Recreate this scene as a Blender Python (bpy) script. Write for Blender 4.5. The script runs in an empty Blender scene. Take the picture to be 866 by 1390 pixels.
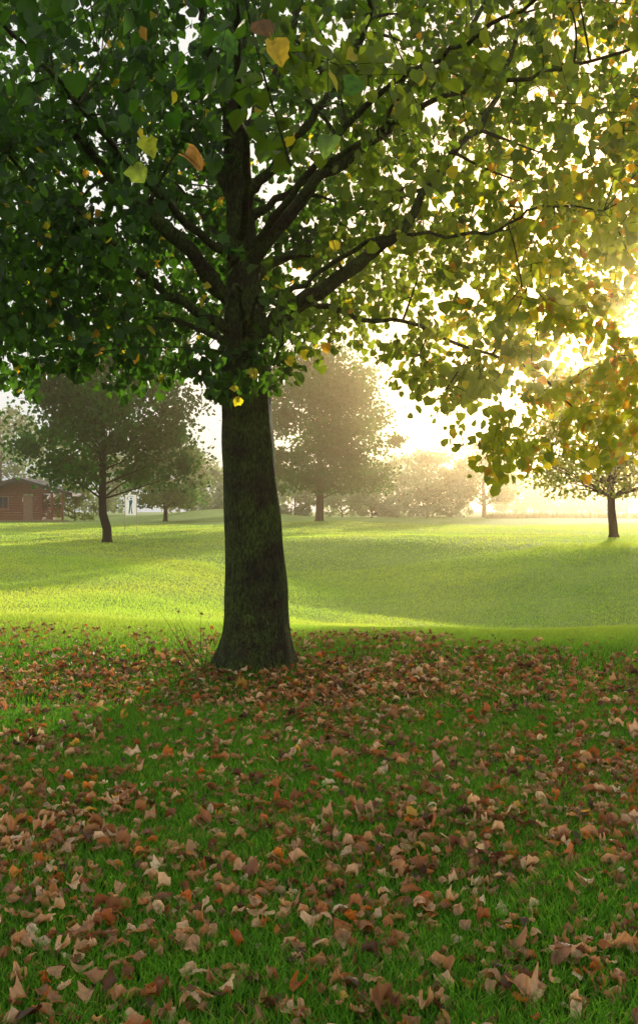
import bpy, math, random
import numpy as np
from mathutils import Vector
rng=np.random.default_rng(7); random.seed(7)
scene=bpy.context.scene
coll=scene.collection
F=1264.0; CAMZ=1.5
def P(px,py,d): return np.array([(px-433)*d/F, d, CAMZ+(695-py)*d/F])

# ------------------------------------------------------------------ helpers
def meta(o,label,cat,kind=None,group=None):
    o["label"]=label; o["category"]=cat
    if kind: o["kind"]=kind
    if group: o["group"]=group
def make_mesh(name,V,polys,cols=None,matidx=None,smooth=False):
    me=bpy.data.meshes.new(name)
    V=np.asarray(V,dtype=np.float32)
    me.vertices.add(len(V)); me.vertices.foreach_set("co",V.ravel())
    li=np.concatenate([np.asarray(p).ravel() for p in polys]).astype(np.int32)
    tot=np.concatenate([np.full(len(p),np.asarray(p).shape[1]) for p in polys])
    st=np.concatenate([[0],np.cumsum(tot)[:-1]]).astype(np.int32)
    me.loops.add(len(li)); me.loops.foreach_set("vertex_index",li)
    me.polygons.add(len(st)); me.polygons.foreach_set("loop_start",st)
    if matidx is not None: me.polygons.foreach_set("material_index",np.asarray(matidx,dtype=np.int32))
    me.polygons.foreach_set("use_smooth",np.full(len(st),smooth,dtype=bool))
    me.update(calc_edges=True)
    if cols is not None:
        a=me.color_attributes.new("Col",'FLOAT_COLOR','POINT')
        c=np.ones((len(V),4),dtype=np.float32); c[:,:3]=cols
        a.data.foreach_set("color",c.ravel())
    return me
def add_obj(name,me,mats=(),parent=None):
    o=bpy.data.objects.new(name,me); coll.objects.link(o)
    for m in mats: me.materials.append(m)
    if parent: o.parent=parent
    return o
def empty(name,loc):
    o=bpy.data.objects.new(name,None); o.location=loc; coll.objects.link(o); o.empty_display_size=0.3
    return o
def norm(a): return a/np.maximum(np.linalg.norm(a,axis=-1,keepdims=True),1e-9)

# ------------------------------------------------------------------ terrain
_yy=np.linspace(-60,900,9601)
def prof(PYp,PZp,wd=31):
    z=np.interp(_yy,PYp,PZp); k=np.hanning(wd); k/=k.sum(); return np.convolve(np.pad(z,wd//2,mode='edge'),k,'valid')
PL=prof([-60,11,13,15.5,18,23,30,36,40,48,60,70,100,300,900],[0,0,-.06,-.25,-.38,-.48,-.22,0.0,.15,.40,.65,.82,1.0,1.2,1.4])
PR=prof([-60,11,14,17,20,23,26,30,34,37,39,43,60,70,100,300,900],[0,0,-.2,-.60,-.98,-1.26,-1.32,-.86,-.22,.38,.50,.40,.65,.82,1.0,1.2,1.4],17)
def H(x,y):
    x=np.asarray(x,float); y=np.asarray(y,float)
    ys_=y+np.clip((x-1.5),0,14)*1.15*np.exp(-((y-27)/8)**2)-np.clip(1.5-x,0,6)*.45*np.exp(-((y-31)/9)**2)
    w_=.9*np.sin(x*.45+.8)*np.exp(-((y-12.5)/3)**2)
    ys_=ys_+w_
    zl=np.interp(y+w_,_yy,PL); zr=np.interp(ys_,_yy,PR)
    s=1/(1+np.exp(-(x+2.4-.02*(y-20))/.9))
    z=zl*(1-s)+zr*s
    z=z+0.9*np.exp(-((x+8.5)/6)**2-((y-84)/7)**2)
    z=z+0.3*np.exp(-((x+12)/5)**2-((y-33)/5)**2)
    z=z+0.22*np.exp(-((x-0.3)/3)**2-((y-59)/4)**2)
    z=z+0.02*np.sin(x*1.7+y*.6)*np.sin(y*1.3-x*.4)+0.06*np.sin(x*.31+1)*np.sin(y*.23)*np.clip((y-9)/10,0,1)
    z=z+0.05*np.exp(-(((x+.6)**2+(y-8.74)**2)/.7))
    return z

# ------------------------------------------------------------------ materials
def newmat(name):
    m=bpy.data.materials.new(name); m.use_nodes=True; nt=m.node_tree; nt.nodes.clear()
    return m,nt,nt.nodes,nt.links
def finish(nt,shader):
    out=nt.nodes.new("ShaderNodeOutputMaterial"); nt.links.new(shader,out.inputs[0])
def leafmat(name,trans=.5,tmul=(1.6,1.7,.7),rough=.5,spec=.3):
    m,nt,N,L=newmat(name)
    a=N.new("ShaderNodeVertexColor"); a.layer_name="Col"
    p=N.new("ShaderNodeBsdfPrincipled"); p.inputs["Roughness"].default_value=rough
    p.inputs["Specular IOR Level"].default_value=spec
    L.new(a.outputs[0],p.inputs["Base Color"])
    t=N.new("ShaderNodeBsdfTranslucent")
    mu=N.new("ShaderNodeMix"); mu.data_type='RGBA'; mu.blend_type='MULTIPLY'; mu.inputs[0].default_value=1
    L.new(a.outputs[0],mu.inputs[6]); mu.inputs[7].default_value=(*tmul,1)
    L.new(mu.outputs[2],t.inputs[0])
    mx=N.new("ShaderNodeMixShader"); mx.inputs[0].default_value=trans
    L.new(p.outputs[0],mx.inputs[1]); L.new(t.outputs[0],mx.inputs[2])
    finish(nt,mx.outputs[0])
    return m
M_leaf=leafmat("linden_leaf",.6,(2.6,2.6,.9),rough=.42,spec=.4)
M_far=leafmat("far_foliage",.45,(2.0,2.0,.8),spec=.1)
M_grass=leafmat("grass_blade",.62,(2.1,2.1,.8),rough=.5,spec=.25)
M_litter=leafmat("dry_leaf",.35,(1.6,1.2,.8),rough=.5,spec=.4)
def barkmat(name,c1,c2,moss=.0,scale=1.0):
    m,nt,N,L=newmat(name)
    tc=N.new("ShaderNodeNewGeometry")
    mp=N.new("ShaderNodeMapping"); mp.inputs[3].default_value=(50*scale,50*scale,22*scale); L.new(tc.outputs["Position"],mp.inputs[0])
    n=N.new("ShaderNodeTexNoise"); n.inputs["Scale"].default_value=1; n.inputs["Detail"].default_value=8; n.inputs["Roughness"].default_value=.72; n.inputs["Distortion"].default_value=.7
    L.new(mp.outputs[0],n.inputs[0])
    r=N.new("ShaderNodeValToRGB"); r.color_ramp.elements[0].position=.38; r.color_ramp.elements[1].position=.68
    r.color_ramp.elements[0].color=(*c1,1); r.color_ramp.elements[1].color=(*c2,1); L.new(n.outputs[0],r.inputs[0])
    n2=N.new("ShaderNodeTexNoise"); n2.inputs["Scale"].default_value=3; n2.inputs["Detail"].default_value=10; n2.inputs["Roughness"].default_value=.75; L.new(tc.outputs["Position"],n2.inputs[0])
    r2=N.new("ShaderNodeMapRange"); r2.inputs[1].default_value=.40; r2.inputs[2].default_value=.56; r2.inputs[4].default_value=moss; L.new(n2.outputs[0],r2.inputs[0])
    mo=N.new("ShaderNodeValToRGB"); mo.color_ramp.elements[0].position=.40; mo.color_ramp.elements[1].position=.64
    mo.color_ramp.elements[0].color=(.012,.022,.004,1); mo.color_ramp.elements[1].color=(.12,.18,.035,1); L.new(n.outputs[0],mo.inputs[0])
    mx=N.new("ShaderNodeMix"); mx.data_type='RGBA'; L.new(r2.outputs[0],mx.inputs[0]); L.new(r.outputs[0],mx.inputs[6]); L.new(mo.outputs[0],mx.inputs[7])
    p=N.new("ShaderNodeBsdfPrincipled"); p.inputs["Roughness"].default_value=.85; p.inputs["Specular IOR Level"].default_value=.18
    L.new(mx.outputs[2],p.inputs["Base Color"])
    b=N.new("ShaderNodeBump"); b.inputs["Strength"].default_value=1; b.inputs["Distance"].default_value=.028; L.new(n.outputs[0],b.inputs["Height"]); L.new(b.outputs[0],p.inputs["Normal"])
    finish(nt,p.outputs[0])
    return m
M_bark=barkmat("linden_bark",(.009,.008,.005),(.07,.055,.034),moss=.92)
M_barkfar=barkmat("far_bark",(.010,.009,.007),(.03,.026,.02),scale=.4)

# ground
m,nt,N,L=newmat("meadow"); M_ground=m
g=N.new("ShaderNodeNewGeometry")
def noise(scale,det=4):
    n=N.new("ShaderNodeTexNoise"); n.inputs["Scale"].default_value=scale; n.inputs["Detail"].default_value=det
    L.new(g.outputs["Position"],n.inputs[0]); return n
n1=noise(.35,5); n2=noise(30,5); n3=noise(4,5)
r=N.new("ShaderNodeValToRGB"); r.color_ramp.elements[0].position=.3; r.color_ramp.elements[0].color=(.18,.31,.05,1)
r.color_ramp.elements[1].position=.72; r.color_ramp.elements[1].color=(.44,.54,.15,1)
ad=N.new("ShaderNodeMath"); ad.operation='MULTIPLY_ADD'; ad.inputs[1].default_value=.45; L.new(n3.outputs[0],ad.inputs[0])
mu=N.new("ShaderNodeMath"); mu.operation='MULTIPLY'; mu.inputs[1].default_value=.55; L.new(n1.outputs[0],mu.inputs[0]); L.new(mu.outputs[0],ad.inputs[2])
L.new(ad.outputs[0],r.inputs[0])
mx=N.new("ShaderNodeMix"); mx.data_type='RGBA'; mx.blend_type='MULTIPLY'; mx.inputs[0].default_value=.8
L.new(r.outputs[0],mx.inputs[6]); r2=N.new("ShaderNodeValToRGB"); r2.color_ramp.elements[0].position=.3; r2.color_ramp.elements[0].color=(.6,.6,.6,1); r2.color_ramp.elements[1].position=.6; r2.color_ramp.elements[1].color=(1.15,1.15,1.1,1)
L.new(n2.outputs[0],r2.inputs[0]); L.new(r2.outputs[0],mx.inputs[7])
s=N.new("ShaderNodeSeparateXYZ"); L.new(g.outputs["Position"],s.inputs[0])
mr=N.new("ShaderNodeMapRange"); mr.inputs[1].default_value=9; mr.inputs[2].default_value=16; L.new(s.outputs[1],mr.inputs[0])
mx2=N.new("ShaderNodeMix"); mx2.data_type='RGBA'; L.new(mr.outputs[0],mx2.inputs[0]); mx2.inputs[6].default_value=(.015,.035,.006,1); L.new(mx.outputs[2],mx2.inputs[7])  # dark soil green near; far lawn has sunlit brightness painted into its colour
p=N.new("ShaderNodeBsdfPrincipled"); p.inputs["Roughness"].default_value=.8; p.inputs["Specular IOR Level"].default_value=.1
L.new(mx2.outputs[2],p.inputs["Base Color"])
b=N.new("ShaderNodeBump"); b.inputs["Strength"].default_value=1; b.inputs["Distance"].default_value=.08; L.new(n2.outputs[0],b.inputs["Height"]); L.new(b.outputs[0],p.inputs["Normal"])
finish(nt,p.outputs[0])

# ------------------------------------------------------------------ ground mesh
ys=np.concatenate([np.linspace(-40,0,21)[:-1],np.linspace(0,60,241)[:-1],60+ (np.linspace(0,1,90)**2.2)*700])
u=np.linspace(-1,1,261); xs=np.sinh(u*4.6)/np.sinh(4.6)*450
X,Y=np.meshgrid(xs,ys); V=np.stack([X,Y,H(X,Y)],-1).reshape(-1,3)
nx=len(xs); ny=len(ys)
i=(np.arange(ny-1)[:,None]*nx+np.arange(nx-1)[None]).ravel()
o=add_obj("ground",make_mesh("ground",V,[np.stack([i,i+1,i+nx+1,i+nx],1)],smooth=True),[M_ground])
meta(o,"rolling green lawn with a shallow grassy hollow","ground","structure")

# ------------------------------------------------------------------ grass blades
def blades(n_d):
    Vs=[];Ps=[];Cs=[];base=0
    for (n,d0,d1,hh,ww,pw) in n_d:
        d=(rng.random(n)*(d1**pw-d0**pw)+d0**pw)**(1/pw)
        x=(rng.random(n)*2-1)*(d*.36+.5)
        y=d
        z=H(x,y)
        cl=.5+.5*np.sin(x*3.1+np.sin(y*2.3)*1.5)*np.sin(y*2.7+np.sin(x*1.9))
        h=hh*(.5+.7*rng.random(n)+.4*cl)
        w=ww*(.7+.6*rng.random(n))
        a=rng.random(n)*2*np.pi; side=np.stack([np.cos(a),np.sin(a),np.zeros(n)],1)
        b=rng.random(n)*2*np.pi; lean=np.stack([np.cos(b),np.sin(b),np.zeros(n)],1)*(h*(.15+.75*rng.random(n)))[:,None]
        root=np.stack([x,y,z-.005],1); up=np.array([0,0,1.])
        v0=root-side*w[:,None]/2; v1=root+side*w[:,None]/2
        mid=root+lean*.35+up*(h*.6)[:,None]
        v2=mid+side*w[:,None]*.42; v3=mid-side*w[:,None]*.42
        v4=root+lean+up*(h*.95)[:,None]
        Vb=np.stack([v0,v1,v2,v3,v4],1).reshape(-1,3)
        ii=base+np.arange(n)*5
        Ps.append((np.stack([ii,ii+1,ii+2,ii+3],1),np.stack([ii+3,ii+2,ii+4],1)))
        base+=5*n
        t=rng.random((n,1)); pt=(.5+.5*np.sin(x*.9+2*np.sin(y*.4)))[:,None]
        c=np.array([.034,.13,.013])*(1-t)+np.array([.14,.33,.04])*t
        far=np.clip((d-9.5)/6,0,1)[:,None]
        c=c*(1-far)+far*(np.array([.33,.45,.12])*(.85+.3*t)+np.array([.08,.02,.01])*pt)  # far blades paler and yellower: sunlit look painted into the colour
        dry=(rng.random((n,1))<.03)&(d[:,None]<13); c=np.where(dry,np.array([.3,.27,.1]),c)
        Vs.append(Vb); Cs.append(np.repeat(c,5,axis=0))
    return make_mesh("grass",np.concatenate(Vs),[q for q,_ in Ps]+[t for _,t in Ps],np.concatenate(Cs))
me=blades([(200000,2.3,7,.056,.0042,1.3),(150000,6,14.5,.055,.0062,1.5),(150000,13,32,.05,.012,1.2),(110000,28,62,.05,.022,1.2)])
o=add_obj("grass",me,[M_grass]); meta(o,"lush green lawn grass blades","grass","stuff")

# ------------------------------------------------------------------ tubes
class Tubes:
    def __init__(s): s.V=[];s.Q=[];s.n=0
    def add(s,pts,rad,k=6,rfun=None):
        pts=np.asarray(pts,float); rad=np.asarray(rad,float)
        t=np.gradient(pts,axis=0); t=norm(t)
        ref=np.array([0.31,.95,.05]) if abs(t[0][2])>.5 else np.array([0,0,1.])
        a=norm(np.cross(t,ref)); b=np.cross(t,a)
        th=np.arange(k)*2*np.pi/k
        R=rad[:,None]*np.ones(k)
        if rfun is not None: R=R*rfun(np.arange(len(pts)),th)
        ring=pts[:,None,:]+R[:,:,None]*(a[:,None,:]*np.cos(th)[None,:,None]+b[:,None,:]*np.sin(th)[None,:,None])
        s.V.append(ring.reshape(-1,3))
        m=len(pts); i=(np.arange(m-1)[:,None]*k+np.arange(k)[None]); j=(np.arange(m-1)[:,None]*k+(np.arange(k)[None]+1)%k)
        s.Q.append((s.n+np.stack([i,j,j+k,i+k],-1)).reshape(-1,4)); s.n+=m*k
    def arrays(s): return np.concatenate(s.V),np.concatenate(s.Q)
def spline(pts,m):
    pts=np.asarray(pts,float); n=len(pts)
    ext=np.vstack([2*pts[0]-pts[1],pts,2*pts[-1]-pts[-2]])
    out=[]
    for q in np.linspace(0,n-1-1e-6,m):
        i=int(q); f=q-i; p0,p1,p2,p3=ext[i:i+4]
        out.append(.5*((2*p1)+(-p0+p2)*f+(2*p0-5*p1+4*p2-p3)*f*f+(-p0+3*p1-3*p2+p3)*f**3))
    return np.array(out)
def bez(a,b,lift,jit,m):
    L_=np.linalg.norm(b-a); c=(a+b)/2+np.array([0,0,lift*L_])+rng.normal(size=3)*jit*L_
    t=np.linspace(0,1,m)[:,None]
    return (1-t)**2*a+2*t*(1-t)*c+t*t*b

LT=np.array([[0,.05,0],[.27,-.06,.05],[.50,.22,.12],[.42,.6,.10],[0,1.02,-.06],[-.42,.6,.10],[-.50,.22,.12],[-.27,-.06,.05],[0,.45,.0]])
LF=np.array([[0,1,2,3,4,8],[0,8,4,5,6,7]])
LT2=np.array([[0,0,0],[.50,.10,.10],[.43,.62,.10],[0,1.02,-.06],[-.43,.62,.10],[-.50,.10,.10]])
LF2=np.array([[0,1,2,3],[0,3,4,5]])
def leaves(pos,dirv,nrm,size,cols,T=LT,Fc=LF):
    y=norm(dirv); x=norm(np.cross(y,nrm)); z=np.cross(x,y)
    n=len(pos); size=np.asarray(size)
    if size.ndim==1: size=np.repeat(size[:,None],3,1)
    sx_,sy_,sz_=size[:,0,None,None],size[:,1,None,None],size[:,2,None,None]
    Vv=pos[:,None,:]+(sx_*T[None,:,0,None]*x[:,None,:]+sy_*T[None,:,1,None]*y[:,None,:]+sz_*T[None,:,2,None]*z[:,None,:])
    Fp=(np.arange(n)[:,None,None]*len(T)+Fc[None]).reshape(-1,Fc.shape[1])
    return Vv.reshape(-1,3),Fp,np.repeat(cols,len(T),axis=0)
NU,NV=7,9
gu=np.linspace(-1,1,NU); gv=np.linspace(0,1,NV)
def leaf_template(seed,curl=1.0,kind=None,stem=.35):
    r_=np.random.default_rng(seed)
    k0=r_.choice([0,0,1,1,2]); kind=k0 if kind is None else kind
    wid=[np.interp(gv,[0,.08,.3,.6,.85,1],[.12,.42,.52,.40,.16,.015]),
         np.interp(gv,[0,.15,.4,.7,.9,1],[.05,.26,.38,.30,.12,.015]),
         np.interp(gv,[0,.1,.3,.5,.7,1],[.15,.44,.36,.40,.22,.02])][kind]
    U,Vv=np.meshgrid(gu,gv)
    edge=abs(U)>.9
    x=U*wid[:,None]*(1+np.where(edge,.15,.06)*r_.normal(size=U.shape)); y=Vv-.45-.08*(abs(U)**2)*(Vv<.2)+.03*r_.normal(size=U.shape)
    ang=r_.uniform(1.4,5.6)*curl*(1 if r_.random()<.8 else -1); asym=r_.uniform(-1,1)
    th=x*ang+asym*x**2*2*curl
    R=1/abs(ang); xx=np.sin(th)*R*np.sign(ang); xx=np.where(abs(x)>1e-6,np.sign(x)*abs(xx),0); zz=(1-np.cos(th))*R*np.sign(ang)
    zz=zz+abs(x)*r_.uniform(-.1,.7)*curl
    cl2=r_.uniform(-2.6,3.2)*curl; ph=y*cl2
    y2=np.sin(ph)/cl2-zz*np.sin(ph)*.6; z2=(1-np.cos(ph))/cl2+zz*np.cos(ph)
    fx,fy=r_.uniform(6,13,2); z2=z2+.055*curl*np.sin(x*fx*1.6+r_.uniform(0,6))*np.sin(y*fy+r_.uniform(0,6))
    z2=z2+xx*y*r_.uniform(-1.3,1.3)*curl+.025*curl*r_.normal(size=U.shape)
    z2=z2-z2.min()
    V=np.stack([xx,y2,z2],-1).reshape(-1,3)
    i=(np.arange(NV-1)[:,None]*NU+np.arange(NU-1)[None]).ravel(); q=NU*NV
    b0=V[NU//2]; st=np.array([b0+[-.014,0,0],b0+[.014,0,0],b0+[.04,-stem,.1],b0+[.02,-stem,.1]])
    shade=(1-.25*(abs(U)<.2)+.14*r_.normal(size=U.shape)+.3*edge*r_.random()).reshape(-1)
    return np.vstack([V,st]),np.vstack([np.stack([i,i+1,i+NU+1,i+NU],1),[[q,q+1,q+2,q+3]]]),np.concatenate([shade,[.7]*4])

# ------------------------------------------------------------------ main linden
TD=8.74
tree=empty("linden_tree",(-0.61,TD,0.0))
meta(tree,"large linden with dark mossy trunk and yellowing leaves over leafy lawn","tree")
TZ=tuple(tree.location)
def rel(V): return V-np.array(TZ)
tube=Tubes()
cl=[(348,925),(348,912),(348,880),(348,850),(347,780),(343,700),(338,630),(335,560),(334,500),(334,440),(331,380),(327,300),(322,220),(318,140),(321,60),(328,-30),(333,-150),(330,-300)]
rr=[.52,.425,.345,.308,.282,.262,.248,.238,.236,.205,.155,.13,.12,.11,.10,.09,.06,.03]
cp=np.array([P(a,b,TD) for a,b in cl])
tp=spline(cp,120); tr=np.interp(np.linspace(0,len(rr)-1,120),range(len(rr)),rr)
zt=tp[:,2]
def rf(idx,th):
    z=zt[idx][:,None]; t=th[None]
    fl=np.exp(-np.clip(z,0,9)/.22)
    return 1+fl*.09*(np.sin(t*5+.7)+.4*np.sin(t*4+2)+.4*np.sin(9*t+1))+.012*np.sin(t*4+z*1.5)+.018*np.sin(t*9+z*3)+.012*np.sin(t*17-z*7)+.012*np.sin(z*9+np.sin(t*2)*2)
tube.add(tp,tr,48,rf)
limbs=[]
def limb(pts,r0,r1,off):
    q=np.array([P(a,b,TD+o_) for (a,b),o_ in zip(pts,off)])
    kink=rng.normal(size=(len(q),3))*.055; kink[:2]=0; q=q+kink
    q=spline(q,34); q[1:-1]+=rng.normal(size=(32,3))*.012
    tt=np.linspace(0,1,34); r=r0+(r1-r0)*tt**.7; r=r*(1+.07*rng.normal(size=34)); r[0]*=1.35; r[1]*=1.2
    tube.add(q,r,10); limbs.append((q,r))
limb([(335,435),(300,395),(245,332),(205,288),(165,255),(100,160),(50,60),(0,-60)],.10,.018,[0,-.15,-.3,-.4,-.5,-.6,-.8,-1])
limb([(335,470),(300,440),(245,405),(190,368),(140,330),(60,250),(-40,180)],.065,.012,[0,-.2,-.4,-.5,-.8,-1.1,-1.4])
limb([(335,480),(300,460),(240,432),(175,412),(70,385),(-60,350)],.045,.010,[0,.2,.5,.9,1.3,1.8])
limb([(340,470),(385,425),(440,383),(500,345),(550,300),(600,230),(650,140),(700,20)],.105,.018,[0,-.25,-.35,-.4,-.3,-.1,.2,.5])
limb([(335,370),(370,320),(400,275),(440,240),(490,215),(545,170),(600,90),(650,-10),(700,-120)],.09,.018,[0,-.2,-.3,-.35,-.2,0,.3,.6,.9])
limb([(345,450),(385,436),(432,415),(482,430),(545,440),(640,456),(730,500),(790,560)],.045,.008,[0,.0,.0,.1,.2,.3,.4,.5])
limb([(325,300),(350,250),(395,170),(450,90),(520,-10),(600,-100)],.06,.02,[0,-.2,-.5,-.9,-1.3,-1.8])
limb([(320,220),(350,150),(390,60),(420,-30),(450,-150)],.06,.025,[0,.3,.5,.8,1])
limb([(325,290),(290,215),(245,150),(200,80),(150,0),(90,-90)],.06,.02,[0,.2,.4,.5,.6,.8])
limb([(320,190),(300,120),(275,50),(255,-40),(220,-150)],.05,.02,[0,-.3,-.6,-.9,-1.3])
limb([(330,360),(250,300),(160,200),(70,90),(-20,0)],.045,.010,[0,-.7,-1.6,-2.5,-3.3])
limb([(335,350),(400,260),(500,150),(620,60),(760,-20)],.045,.010,[0,-.7,-1.5,-2.3,-3.0])
limb([(330,330),(335,230),(330,100),(320,-40),(310,-150)],.045,.012,[0,-1.2,-2.4,-3.4,-4.2])
limb([(332,380),(300,330),(260,280),(200,230),(130,200)],.06,.015,[0,1.0,2.1,3.2,4.2])
limb([(336,380),(400,340),(470,290),(560,250),(660,230)],.06,.015,[0,1.0,2.1,3.2,4.2])
limb([(338,420),(420,380),(520,330),(640,290),(740,270),(840,280)],.032,.006,[0,-.4,-.8,-1.1,-1.4,-1.6])
limb([(336,300),(450,220),(600,140),(740,90),(900,60)],.04,.010,[0,-.4,-1.0,-1.4,-1.6])
limb([(336,470),(330,430),(320,400),(300,420),(290,480)],.03,.006,[-.1,-.5,-.9,-1.2,-1.4])
limb([(336,470),(345,420),(360,400),(380,430),(385,480)],.03,.006,[-.1,-.5,-.8,-1.1,-1.2])
bx=np.array([(p_-433)*TD/F for p_ in (-300,0,100,200,270,300,380,410,450,520,560,620,660,690,740,800,866,1100)])
bz=np.array([CAMZ+(695-q_)*TD/F for q_ in (480,545,515,545,535,550,545,525,505,535,560,610,650,655,635,650,640,570)])
def zmin(x,y):
    z=np.interp(x,bx,bz)
    z=z+np.clip(y-TD,0,9)*np.where(x>1.6,.12,.28)
    f=np.clip((TD-1.6-y)/1.4,0,1)
    return z*(1-f)+np.maximum(3.1,z)*f
def clump(p,s=1.5):
    return .5+.25*(np.sin(p[:,0]*s*1.3+1.3*np.sin(p[:,2]*s))+np.sin(p[:,1]*s*1.1+p[:,2]*s*1.4+1.1*np.sin(p[:,0]*s*.8)))
def sample(n,vis=True,box=None):
    out=[]; c=np.array([-0.4,TD,5.2]); tot=0; R=np.array([6.2,5.6,5.4])
    while tot<n:
        p=c+(rng.random((n*4,3))*2-1)*R
        if box is not None: p=box[0]+rng.random((n*4,3))*(box[1]-box[0])
        e=((p-c)/R)**2
        ok=(e.sum(1)<1)&(p[:,2]>zmin(p[:,0],p[:,1]))
        if box is None:
            v=(np.abs(p[:,0])<p[:,1]*.37+.5)&(p[:,2]<CAMZ+p[:,1]*.57+.5)
            ok&= v if vis else ~v
            ok&=rng.random(len(p))<np.clip(-.2+1.7*clump(p,2.1),.03,1)*np.where(p[:,0]<.3,1,np.where(p[:,2]>4.3,.8,.52))
            pk=(p[:,0]>-2.1)&(p[:,0]<1.3)&(p[:,1]<TD-.1)&(p[:,2]>2.7)&(p[:,2]<4.7)
            ok&=(~pk)|(rng.random(len(p))<.27)
        out.append(p[ok]); tot+=ok.sum()
    return np.concatenate(out)[:n]
NP=np.concatenate([q for q,_ in limbs]+[tp[(zt>3.3)]]); NR=np.concatenate([r for _,r in limbs]+[tr[zt>3.3]])
def connect(T,NPx,NRx,tubeo,r_top,lift,jit,k,m,rend):
    newp=[];newr=[];cur=[]
    for t in T:
        dist=np.linalg.norm(NPx-t,axis=1); j=np.argmin(dist)
        if dist[j]<.08: continue
        a=NPx[j]; r0=min(NRx[j]*.7,r_top)
        q=bez(a,t,lift,jit,m); r=np.linspace(r0,rend,m)
        tubeo.add(q,r,k); newp.append(q); newr.append(r); cur.append(q)
    return np.concatenate(newp),np.concatenate(newr),cur
T1=np.concatenate([sample(230),sample(90,False)])
d1=np.array([np.min(np.linalg.norm(NP-t,axis=1)) for t in T1]); T1=T1[np.argsort(d1)]
n1p,n1r=NP,NR
for b0 in range(0,len(T1),60):
    a_,b_,_=connect(T1[b0:b0+60],n1p,n1r,tube,.028,.12,.09,6,10,.006)
    n1p=np.concatenate([n1p,a_]); n1r=np.concatenate([n1r,b_])
V,Q=tube.arrays()
trunk=add_obj("trunk",make_mesh("trunk",rel(V),[Q],smooth=True),[M_bark],tree)
tw=Tubes()
fb=(np.array([-1.1,7.4,2.4]),np.array([-.2,8.4,3.0])); lb=(np.array([-3.6,7.2,2.4]),np.array([-1.4,10.5,5.2])); rb=(np.array([1.0,7.2,1.7]),np.array([3.9,10.2,4.4]))
T2=np.concatenate([sample(3250),sample(400,False),sample(16,box=fb),sample(300,box=lb),sample(200,box=rb)])
d2=np.array([np.min(np.linalg.norm(n1p-t,axis=1)) for t in T2]); T2=T2[np.argsort(d2)]
LPos=[];LDir=[]
for b0 in range(0,len(T2),600):
    a_,b_,cur=connect(T2[b0:b0+600],n1p,n1r,tw,.009,.10,.10,3,6,.0022)
    n1p=np.concatenate([n1p,a_]); n1r=np.concatenate([n1r,b_])
    for q in cur:
        Lq=np.linalg.norm(q[-1]-q[0]); nl=int(np.clip(9+13*Lq,10,24))
        tt=np.clip(1-rng.random(nl)**1.3*.85,0,1)
        ix=tt*(len(q)-1); i0=np.clip(ix.astype(int),0,len(q)-2); f=(ix-i0)[:,None]
        base=q[i0]*(1-f)+q[i0+1]*f
        base=base+rng.normal(size=(nl,3))*np.array([.06,.06,.06])
        LPos.append(base); LDir.append(np.repeat(norm(q[-1]-q[0])[None],nl,0))
LPos=np.concatenate(LPos); LDir=np.concatenate(LDir)
n=len(LPos)
dirv=LDir*.5+rng.normal(size=(n,3))*.45+np.array([0,0,-.8])
nrm=rng.normal(size=(n,3))*.7+np.array([0,-.15,.4])
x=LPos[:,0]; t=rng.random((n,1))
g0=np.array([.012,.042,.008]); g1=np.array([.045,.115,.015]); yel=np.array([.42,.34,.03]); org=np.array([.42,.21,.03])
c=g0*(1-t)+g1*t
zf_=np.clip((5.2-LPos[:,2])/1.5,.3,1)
yy=(np.clip((x+.6)/2.6,0,1)*zf_)[:,None]*.95  # sun glow painted as yellower leaf colour to the right, besides autumn tone
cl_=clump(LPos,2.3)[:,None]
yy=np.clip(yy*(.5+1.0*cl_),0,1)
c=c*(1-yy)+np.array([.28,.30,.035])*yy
pr=rng.random(n); py_=.018+.32*np.clip((x-.8)/2.6,0,1)*zf_  # share of gold leaves also rises to the right to paint the glow
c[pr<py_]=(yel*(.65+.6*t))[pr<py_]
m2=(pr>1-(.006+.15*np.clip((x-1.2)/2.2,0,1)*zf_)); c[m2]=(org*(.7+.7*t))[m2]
size=.089*(.55+.7*rng.random(n))
nr=LPos[:,1]<6.3
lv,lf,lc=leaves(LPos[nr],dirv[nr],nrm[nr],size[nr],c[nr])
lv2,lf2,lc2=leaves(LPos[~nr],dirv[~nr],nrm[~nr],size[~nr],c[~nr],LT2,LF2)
ex=[(375,72,3.3,np.array([.45,.30,.03]),.10),(358,40,3.4,np.array([.16,.08,.04]),.09),(205,200,3.5,np.array([.24,.27,.04]),.08),(262,222,3.3,np.array([.26,.13,.07]),.09),(190,236,3.6,np.array([.14,.19,.035]),.09),(322,545,7.4,yel*1.1,.08),(345,508,7.4,yel,.09),(392,492,7.6,yel,.09),(318,530,7.4,yel,.07),(445,200,3.8,np.array([.10,.17,.05]),.11),(310,60,3.6,g1*1.3,.10),(480,120,4,g1*1.3,.10)]
xv=[];xf=[];xc=[];k0=0
for e_i,(a,b,d,cc_,ss) in enumerate(ex):
    T,Fc,sh_=leaf_template(100+e_i,curl=.3 if e_i!=3 else .8,kind=0,stem=.3)
    v_,f_,c_=leaves(P(a,b,d)[None],np.array([[.4*rng.normal(),.2*rng.normal(),-.8]]),np.array([[.25*rng.normal(),-1,.3+.2*rng.normal()]]),np.array([ss]),cc_[None],T,Fc)
    xv.append(v_);xf.append(f_+k0);xc.append(c_*sh_[:,None]);k0+=len(v_)
    e=P(a,b,d)+np.array([0,0,ss*.5]); j=np.argmin(np.linalg.norm(n1p-e,axis=1)); tw.add(bez(n1p[j],e,.1,.05,7),np.linspace(.0025,.001,7),4)
xv=np.concatenate(xv);xf=np.concatenate(xf);xc=np.concatenate(xc)
V,Q=tw.arrays(); nb=len(lv); nb2=nb+len(lv2); nb3=nb2+len(xv)
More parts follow.
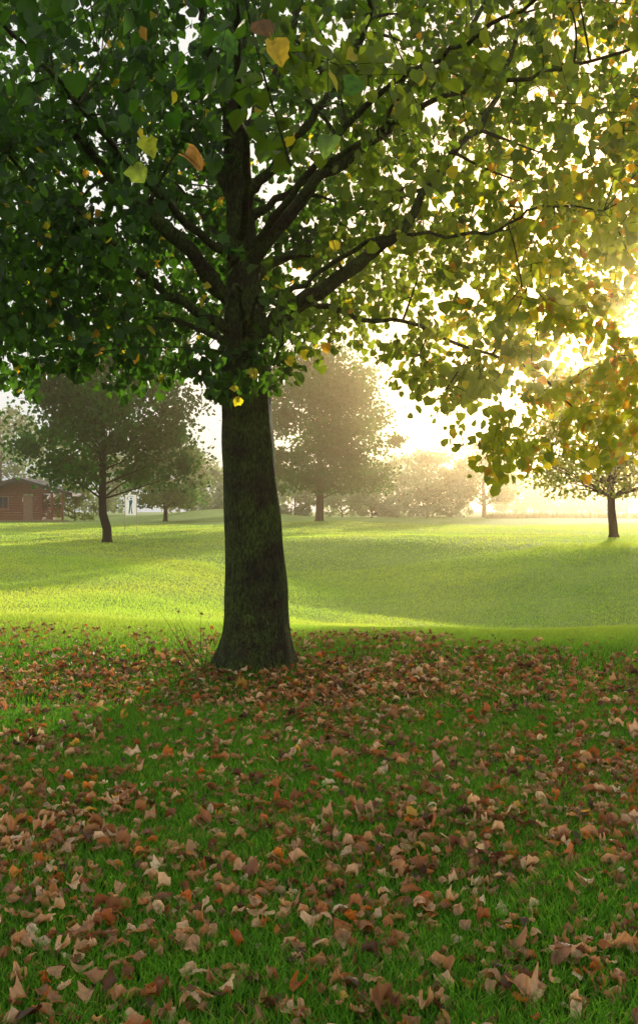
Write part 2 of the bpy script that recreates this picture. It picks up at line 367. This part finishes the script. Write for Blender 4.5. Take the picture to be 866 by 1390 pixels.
allc=np.concatenate([lc,lc2,xc,np.tile([.05,.04,.02],(len(V),1))])
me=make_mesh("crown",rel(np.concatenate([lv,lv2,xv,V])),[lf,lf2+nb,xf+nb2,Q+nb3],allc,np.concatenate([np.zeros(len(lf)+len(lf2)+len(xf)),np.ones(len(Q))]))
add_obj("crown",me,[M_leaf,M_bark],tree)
print("leaves",n)
sh=Tubes(); sl=[]
for q in range(10):
    a=np.array([-1.02-.14*rng.random(),TD-.25+.3*rng.random(),0.0]); b_=a+np.array([-.12+.2*rng.normal()*.7,.1*rng.normal(),.28+.35*rng.random()])
    qv=bez(a,b_,0,.12,8); sh.add(qv,np.linspace(.0042,.0012,8),5); sl+=list(qv[4:])
sl=np.array(sl); sl=sl[rng.random(len(sl))<.3]; k_=len(sl)
v2,f2,c2=leaves(sl,rng.normal(size=(k_,3))+[0,0,-.3],rng.normal(size=(k_,3)),np.full(k_,.03),np.tile([.2,.12,.04],(k_,1)))
V,Q=sh.arrays()
add_obj("basal_shoots",make_mesh("basal_shoots",rel(np.concatenate([V,v2])),[Q,f2+len(V)],np.concatenate([np.tile([.06,.04,.02],(len(V),1)),c2]),np.concatenate([np.zeros(len(Q)),np.ones(len(f2))])),[M_bark,M_litter],tree)

# ------------------------------------------------------------------ distant trees
DT=np.array([[-.5,0,0],[0,-.4,.08],[.5,0,0],[0,.5,.05]]); DF=np.array([[0,1,2,3]])
def far_tree(name,px,d,rx,ztop,zlow,tr_,nclump,nleaf,lsz,col,label,col2=None,group=None,X=None,ry=None,spread=.13):
    x0=(px-433)*d/F if X is None else X
    z0=float(H(x0,d)); ry=ry or rx
    e=empty(name,(x0,d,z0)); meta(e,label,"tree" if "tree" in name else "bush",group=group)
    tb=Tubes(); ht=ztop-z0; zl=zlow-z0
    tz=np.concatenate([[-.15,0,.18],np.linspace(.6,ht*.9,12)]); m_=len(tz); wob=np.cumsum(rng.normal(size=(m_,2))*.04,axis=0); wob[:4]*=.3
    tpn=np.stack([wob[:,0],wob[:,1],tz],1); trr=tr_*(1-tz/ht*.9).clip(.06,2); trr[0]*=1.5; trr[1]*=1.25
    tb.add(tpn,trr,10)
    cc=[]
    while len(cc)<nclump:
        v=rng.random(); z=zl+(ht-zl)*v
        prof=math.sqrt(max(0,1-((v-.3)/.72)**2)) if v>.3 else .72+.28*v/.3
        a=rng.random()*2*math.pi; rad=prof*math.sqrt(rng.random()*.85+.15)*(1+.18*math.sin(3*a+px)+.1*math.sin(7*v*3+a))
        cc.append((math.cos(a)*rad*rx,math.sin(a)*rad*ry,z))
    cc=np.array(cc)
    for q in cc[::2]:
        zz=max(zl*.75,q[2]-.35*math.hypot(q[0],q[1])-.2); zz=min(zz,ht*.85); j=int(np.argmin(abs(tz-zz)))
        tb.add(bez(tpn[j],q,.05,.05,6),np.linspace(min(.05,trr[j]*.6),.012,6),5)
    per=nleaf//nclump; s_=rx*spread
    pos=(cc[:,None,:]+rng.normal(size=(nclump,per,3))*np.array([s_,s_,s_*.7])*(.5+rng.random((nclump,1,1)))).reshape(-1,3)
    pos=pos[pos[:,2]>zl*.8]
    n_=len(pos); tt=rng.random((n_,1)); c_=np.array(col)*(.6+.8*tt)
    if col2 is not None:
        mm=(.5+.5*np.sin(pos[:,0:1]*1.1+pos[:,2:3]*1.7+px))*rng.random((n_,1)); c_=c_*(1-mm)+np.array(col2)*mm
    vv,ff,c3=leaves(pos,rng.normal(size=(n_,3))+[0,0,-.6],rng.normal(size=(n_,3)),lsz*(.6+.8*rng.random(n_)),c_,DT,DF)
    V,Q=tb.arrays()
    add_obj("trunk",make_mesh("trunk",V,[Q],smooth=True),[M_barkfar],e)
    add_obj("crown",make_mesh("crown",vv,[ff],c3),[M_far],e)
    return e
dk=(.012,.08,.010); ol=(.04,.13,.02); gold=(.34,.29,.035); misty=(.16,.20,.09)  # misty is a foliage green with haze painted in
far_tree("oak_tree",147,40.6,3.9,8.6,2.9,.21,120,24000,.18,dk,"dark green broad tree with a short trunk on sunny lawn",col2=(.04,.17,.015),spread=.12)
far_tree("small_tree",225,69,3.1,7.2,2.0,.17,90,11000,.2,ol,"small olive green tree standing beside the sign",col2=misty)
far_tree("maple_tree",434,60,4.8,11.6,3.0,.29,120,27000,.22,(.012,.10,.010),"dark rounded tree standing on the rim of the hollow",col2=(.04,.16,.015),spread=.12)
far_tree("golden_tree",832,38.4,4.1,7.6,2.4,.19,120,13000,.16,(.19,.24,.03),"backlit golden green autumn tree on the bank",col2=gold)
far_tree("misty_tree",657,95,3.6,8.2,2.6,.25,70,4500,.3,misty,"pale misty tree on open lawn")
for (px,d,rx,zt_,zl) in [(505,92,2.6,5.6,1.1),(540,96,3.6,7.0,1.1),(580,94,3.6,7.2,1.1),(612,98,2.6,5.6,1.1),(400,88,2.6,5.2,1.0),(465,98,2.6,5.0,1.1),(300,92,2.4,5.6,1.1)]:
    far_tree("hazy_bush",px,d,rx,zt_,zl,.1,60,4000,.28,(.26,.31,.26),"pale twiggy bush wrapped in morning haze",group="hazy bushes at the edge of the lawn",col2=(.30,.37,.30))  # haze painted into the grey-green leaf colours
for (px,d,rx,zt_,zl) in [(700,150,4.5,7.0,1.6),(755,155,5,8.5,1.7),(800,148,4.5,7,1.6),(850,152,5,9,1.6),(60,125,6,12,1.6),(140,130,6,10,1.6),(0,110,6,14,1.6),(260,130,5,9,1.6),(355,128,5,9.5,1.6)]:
    far_tree("hedgerow_tree",px,d,rx,zt_,zl,.2,60,3600,.42,(.14,.2,.1),"pale hedgerow tree fading into mist",group="hedgerow trees fading into mist",col2=(.2,.25,.16))  # washed-out leaf colours with distance haze painted in
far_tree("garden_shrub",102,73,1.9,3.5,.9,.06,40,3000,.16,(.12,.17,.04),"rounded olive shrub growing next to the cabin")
far_tree("added_shade_tree",0,33,3.6,9,3.2,.25,110,7000,.2,(.1,.12,.02),"unseen autumn tree added beside the view to shade the lawn",X=22.5,col2=gold)  # tree added out of view to darken the right side
n_=3500; d=84+rng.random(n_)*5; x=(680-433)*80/F+rng.random(n_)*26; hgt=.3+.45*rng.random(n_)
z=H(x,d); a=rng.random(n_)*6.28; sd=np.stack([np.cos(a),np.sin(a),0*a],1)*.05; r0=np.stack([x,d,z-.02],1)
tip=r0+np.stack([rng.normal(size=n_)*.12,rng.normal(size=n_)*.1,hgt],1)
V=np.stack([r0-sd,r0+sd,tip],1).reshape(-1,3); ii=np.arange(n_)*3
o=add_obj("reeds",make_mesh("reeds",V,[np.stack([ii,ii+1,ii+2],1)],np.repeat(np.array([.13,.11,.05])*(.5+rng.random((n_,1))),3,axis=0)),[M_far])
meta(o,"strip of dry brown reeds along the lawn edge","reeds","stuff")

# ------------------------------------------------------------------ fallen leaves
NT=40
TP=[leaf_template(s_) for s_ in range(NT)]
def dens(x,y):
    nn=.5+.25*np.sin(x*1.9+1.5*np.sin(y*1.1))+.25*np.sin(y*1.7+1.2*np.sin(x*1.4+2))
    ns=.5+.5*np.sin(x*4.3+2*np.sin(y*3.1))*np.sin(y*4.9+2*np.sin(x*2.7))
    fall=np.clip((13.0+.9*np.sin(x*1.1+1)-.2*x-y)/4.6,0,1)**1.3
    d_=(.22+.85*nn)*(.28+.78*ns)*fall
    tr2=np.exp(-((x-1.2)**2/6+(y-8.2)**2/5))
    return np.clip(d_*1.1+tr2*.25*fall,0,1)
N0=50000
y=2.3+(rng.random(N0)**.90)*12; x=(rng.random(N0)*2-1)*(y*.37+.5)
keep=rng.random(N0)<dens(x,y)*.9
keep&=((x+.61)**2+(y-TD)**2>.42**2)
x=x[keep]; y=y[keep]; nL=len(x)
pal=np.array([[.32,.16,.075],[.43,.25,.125],[.19,.085,.04],[.58,.39,.23],[.36,.12,.03],[.50,.18,.03],[.09,.045,.025],[.68,.51,.34],[.50,.32,.05]])
pw=np.array([.22,.23,.17,.14,.10,.035,.06,.055,.015]); pw/=pw.sum()
pidx=rng.choice(len(pal),nL,p=pw); col=pal[pidx]*(.6+.7*rng.random((nL,1)))
sz=.058*(.45+.85*rng.random((nL,1)))*(.75+.5*rng.random((nL,3))); z=H(x,y)+.006+.035*rng.random(nL)
vis=(abs(x)<y*.342)&(y>2.75)
key=np.where(vis,y/sz.mean(1),1e9); order=np.argsort(key); near=order[:300]; rest=order[300:]
Vs=[];Fs=[];Cs=[];nv=0
rv=rng.integers(0,NT,nL)
tilt=rng.normal(size=(nL,2))*.45; rot=rng.random(nL)*6.283
for k_ in range(NT):
    idx=rest[rv[rest]==k_]
    T,Fc,sh_=TP[k_]; n_=len(idx); yv=np.stack([np.cos(rot[idx]),np.sin(rot[idx]),tilt[idx,0]],1); nv_=np.stack([tilt[idx,1],tilt[idx,0]*0,np.ones(n_)],1)
    v_,f_,c_=leaves(np.stack([x[idx],y[idx],z[idx]],1),yv,nv_,sz[idx],col[idx],T,Fc)
    c_=c_*np.tile(sh_,n_)[:,None]
    Vs.append(v_);Fs.append(f_+nv);Cs.append(c_);nv+=len(v_)
Cs=np.concatenate(Cs).clip(.01,.8)
o=add_obj("leaf_litter",make_mesh("leaf_litter",np.concatenate(Vs),[np.concatenate(Fs)],Cs,smooth=True),[M_litter]); meta(o,"brown autumn leaves scattered over green grass","fallen leaves","stuff")
lm={}
for j in near:
    ci=int(pidx[j]); kk=(int(rv[j]),ci)
    if kk not in lm:
        T,Fc,sh_=TP[kk[0]]; me=make_mesh("fallen_leaf",T,[Fc],(pal[ci]*sh_[:,None]).clip(.02,.8),smooth=True); me.materials.append(M_litter); lm[kk]=me
    ob=bpy.data.objects.new("fallen_leaf",lm[kk]); coll.objects.link(ob)
    ob.location=(x[j],y[j],z[j]); ob.rotation_euler=(tilt[j,0],tilt[j,1],rot[j]); ob.scale=tuple(sz[j])
    word=["dry russet","light brown","dark brown","pale tan","rusty brown","orange","blackish brown","pale straw","yellow ochre"][ci]
    meta(ob,word+" curled linden leaf lying on green grass","fallen leaf",group="fallen leaves on the lawn")
print("litter",nL)

# ------------------------------------------------------------------ cabin, sign
def simple(name,c,rough=.7,wood=False,trans=0,var=.3):
    m,nt,N,L=newmat(name)
    p=N.new("ShaderNodeBsdfPrincipled"); p.inputs["Roughness"].default_value=rough
    g=N.new("ShaderNodeNewGeometry"); mp=N.new("ShaderNodeMapping"); mp.inputs[3].default_value=(1.5,1.5,14) if wood else (3,3,3); L.new(g.outputs["Position"],mp.inputs[0])
    n=N.new("ShaderNodeTexNoise"); n.inputs["Scale"].default_value=1.2; n.inputs["Detail"].default_value=5; L.new(mp.outputs[0],n.inputs[0])
    r=N.new("ShaderNodeValToRGB"); r.color_ramp.elements[0].color=(c[0]*(1-var),c[1]*(1-var),c[2]*(1-var),1); r.color_ramp.elements[1].color=(min(1,c[0]*(1+var)),min(1,c[1]*(1+var)),min(1,c[2]*(1+var)),1)
    L.new(n.outputs[0],r.inputs[0]); L.new(r.outputs[0],p.inputs["Base Color"])
    if trans:
        t=N.new("ShaderNodeBsdfTranslucent"); L.new(r.outputs[0],t.inputs[0]); mx=N.new("ShaderNodeMixShader"); mx.inputs[0].default_value=trans
        L.new(p.outputs[0],mx.inputs[1]); L.new(t.outputs[0],mx.inputs[2]); finish(nt,mx.outputs[0])
    else: finish(nt,p.outputs[0])
    return m
M_log=simple("stained_log",(.22,.062,.028),wood=True); M_roof=simple("roof_felt",(.035,.026,.022)); M_dark=simple("dark_glass",(.012,.012,.016),.2)
M_trim=simple("pale_trim",(.38,.22,.13)); M_white=simple("white_panel",(.88,.88,.88),trans=.65,var=.02); M_green=simple("teal_paint",(.01,.16,.30),trans=.4)
def boxes(name,bl,mat,parent):
    V=[];Fq=[];k=0
    for (a,b_) in bl:
        (x0,y0,z0),(x1,y1,z1)=a,b_
        V+=[(x0,y0,z0),(x1,y0,z0),(x1,y1,z0),(x0,y1,z0),(x0,y0,z1),(x1,y0,z1),(x1,y1,z1),(x0,y1,z1)]
        Fq+=[[k+q for q in f] for f in ((0,3,2,1),(4,5,6,7),(0,1,5,4),(1,2,6,5),(2,3,7,6),(3,0,4,7))]; k+=8
    return add_obj(name,make_mesh(name,np.array(V),[np.array(Fq)]),[mat],parent)
cz=float(H(-22,70)); cab=empty("log_cabin",(-22.3,70,cz)); meta(cab,"small reddish brown log cabin with gabled roof and open porch","cabin")
logs=[]
for q in range(10):
    z0=.05+q*.2; z1=z0+.185
    segs=[(-3.2,-1.75),(-1.05,.05),(.85,1.4)]
    if z0<.9 or z0>=1.75: segs=[(-3.2,.05),(.85,1.4)]
    for s0,s1 in segs: logs.append(((s0,0,z0),(s1,.15,z1)))
    logs.append(((1.25,.151,z0),(1.4,4,z1))); logs.append(((-3.2,.151,z0),(-3.05,4,z1)))
for q in range(5):
    w=3.1*(1-(q+.5)/5); z0=2.05+q*.17; logs.append(((-w,.0,z0),(w,.15,z0+.16)))
boxes("wall",logs,M_log,cab)
boxes("door",[((.08,.05,.05),(.82,.1,1.93)),((.12,.03,.2),(.78,.049,.95)),((.12,.03,1.05),(.78,.049,1.8))],M_trim,cab)
win=boxes("window",[((-1.75,.07,.87),(-1.05,.1,1.83))],M_dark,cab)
boxes("frame",[((-1.8,-.03,.82),(-1.0,-.002,.9)),((-1.8,-.03,1.8),(-1.0,-.002,1.88)),((-1.8,-.03,.901),(-1.74,-.002,1.799)),((-1.06,-.03,.901),(-1.0,-.002,1.799)),((-1.43,-.03,.901),(-1.38,-.002,1.799))],M_trim,win)
V=[];Fq=[];k=0
for s_ in (-1,1):
    pf=[(0,3.25),(s_*4.1,2.1),(s_*4.1,1.86),(0,2.96)]
    for yy_ in (-1.2,4.4): V+= [(a,yy_,b_) for a,b_ in pf]
    Fq+=[[k,k+1,k+2,k+3],[k+4,k+7,k+6,k+5]]+[[k+q,k+4+q,k+4+(q+1)%4,k+(q+1)%4] for q in range(4)]; k+=8
add_obj("roof",make_mesh("roof",np.array(V),[np.array(Fq)]),[M_roof],cab)
for xx in (1.7,2.5,3.3):
    boxes("post",[((xx-.08,-.9,.1),(xx+.08,-.78,2.02 if xx>2 else 2.3))],M_log,cab)
boxes("porch_rail",[((1.79,-.86,.85),(3.21,-.82,.95)),((1.79,-.86,.3),(3.21,-.82,.4))]+[((1.82+q*.15,-.85,.405),(1.88+q*.15,-.83,.849)) for q in range(9)],M_log,cab)
boxes("porch_floor",[((-3.4,-1.1,0),(3.5,-.01,.1))],M_trim,cab)
sx=(178-433)*50/F; szz=float(H(sx,50)); sg=empty("golf_sign",(sx,50,szz)); meta(sg,"white board sign with a blue golfer figure on the lawn","sign")
zb0=1.32-szz; zb1=2.42-szz
boxes("board",[((-.30,0,zb0),(.30,.02,zb1))],M_white,sg)
boxes("post",[((-.33,.0,-.1),(-.302,.04,zb1+.02))],M_trim,sg); boxes("post",[((.302,.0,-.1),(.33,.04,zb1+.02))],M_trim,sg)
parts=[[(-.02,1.68),(.05,1.66),(.08,1.72),(.06,1.79),(-.01,1.81),(-.05,1.75)],
       [(-.10,1.60),(.06,1.64),(.12,1.56),(.06,1.3),(.04,1.22),(-.1,1.22)],
       [(-.1,1.215),(-.01,1.215),(-.03,.95),(-.07,.72),(-.15,.72),(-.12,.95)],
       [(.0,1.215),(.05,1.215),(.08,.95),(.12,.72),(.04,.72),(.02,.95)],
       [(-.1,1.6),(-.06,1.55),(-.2,1.72),(-.17,1.84),(-.21,1.85),(-.25,1.7)],
       [(-.19,1.86),(-.17,1.85),(.0,1.88),(.2,1.84),(.2,1.86),(.0,1.91)]]
V=[];Fq=[]
for q in parts:
    Fq.append([len(V)+i_ for i_ in range(6)]); V+=[(a*.85,-.01,zb0+(b_-.6)/1.38*(zb1-zb0)) for a,b_ in q]
add_obj("golfer_emblem",make_mesh("golfer_emblem",np.array(V),[np.array(Fq)]),[M_green],sg)

# ------------------------------------------------------------------ ground mist (real scattering volume filling the park)
m,nt,N,L=newmat("morning_mist")
vs=N.new("ShaderNodeVolumeScatter"); vs.inputs["Density"].default_value=.0002; vs.inputs["Anisotropy"].default_value=.6; vs.inputs["Color"].default_value=(1,1,.97,1)
v2=N.new("ShaderNodeVolumeScatter"); v2.inputs["Density"].default_value=.0040; v2.inputs["Anisotropy"].default_value=.945; v2.inputs["Color"].default_value=(1,.76,.45,1)
av=N.new("ShaderNodeAddShader"); L.new(vs.outputs[0],av.inputs[0]); L.new(v2.outputs[0],av.inputs[1])
out=N.new("ShaderNodeOutputMaterial"); L.new(av.outputs[0],out.inputs["Volume"])
o=boxes("mist",[((-170,-8,-4),(170,190,12))],m,None); meta(o,"thin warm morning mist hanging over the lawn","mist","structure")

# ------------------------------------------------------------------ camera, light, world
cam=bpy.data.cameras.new("camera"); co=bpy.data.objects.new("camera",cam); coll.objects.link(co)
co.location=(0,0,CAMZ); co.rotation_euler=(math.radians(90),0,0)
cam.sensor_fit='VERTICAL'; cam.sensor_height=36; cam.sensor_width=36; cam.lens=36*F/1390; cam.clip_end=3000
scene.camera=co
AZ=math.radians(18.3); EL=math.radians(9.6)
sd=Vector((math.sin(AZ)*math.cos(EL),math.cos(AZ)*math.cos(EL),math.sin(EL)))
sun=bpy.data.lights.new("sun",'SUN'); sun.energy=5; sun.angle=math.radians(.53); sun.color=(1,.84,.6)
so=bpy.data.objects.new("sun",sun); coll.objects.link(so); so.rotation_euler=(-sd).to_track_quat('-Z','Y').to_euler()
w=bpy.data.worlds.new("World"); scene.world=w; w.use_nodes=True; nt=w.node_tree; N=nt.nodes; L=nt.links; N.clear()
sky=N.new("ShaderNodeTexSky"); sky.sky_type='NISHITA'; sky.sun_disc=False; sky.sun_elevation=EL; sky.sun_rotation=AZ; sky.dust_density=3; sky.air_density=1.0; sky.ozone_density=1
tc=N.new("ShaderNodeTexCoord"); dp=N.new("ShaderNodeVectorMath"); dp.operation='DOT_PRODUCT'; L.new(tc.outputs["Generated"],dp.inputs[0]); dp.inputs[1].default_value=sd
cl0=N.new("ShaderNodeMath"); cl0.operation='MAXIMUM'; L.new(dp.outputs["Value"],cl0.inputs[0]); cl0.inputs[1].default_value=0
pw1=N.new("ShaderNodeMath"); pw1.operation='POWER'; L.new(cl0.outputs[0],pw1.inputs[0]); pw1.inputs[1].default_value=32
sc=N.new("ShaderNodeMix"); sc.data_type='RGBA'; L.new(pw1.outputs[0],sc.inputs[0]); sc.inputs[6].default_value=(7.0,6.9,6.5,1); sc.inputs[7].default_value=(34,18.5,7,1)
mx=N.new("ShaderNodeMix"); mx.data_type='RGBA'; mx.inputs[0].default_value=.8; L.new(sky.outputs[0],mx.inputs[6]); L.new(sc.outputs[2],mx.inputs[7])
bg=N.new("ShaderNodeBackground"); bg.inputs[1].default_value=.15; L.new(mx.outputs[2],bg.inputs[0])
wo=N.new("ShaderNodeOutputWorld"); L.new(bg.outputs[0],wo.inputs[0])
scene.view_settings.view_transform='Standard'; scene.view_settings.look='None'; scene.view_settings.exposure=0
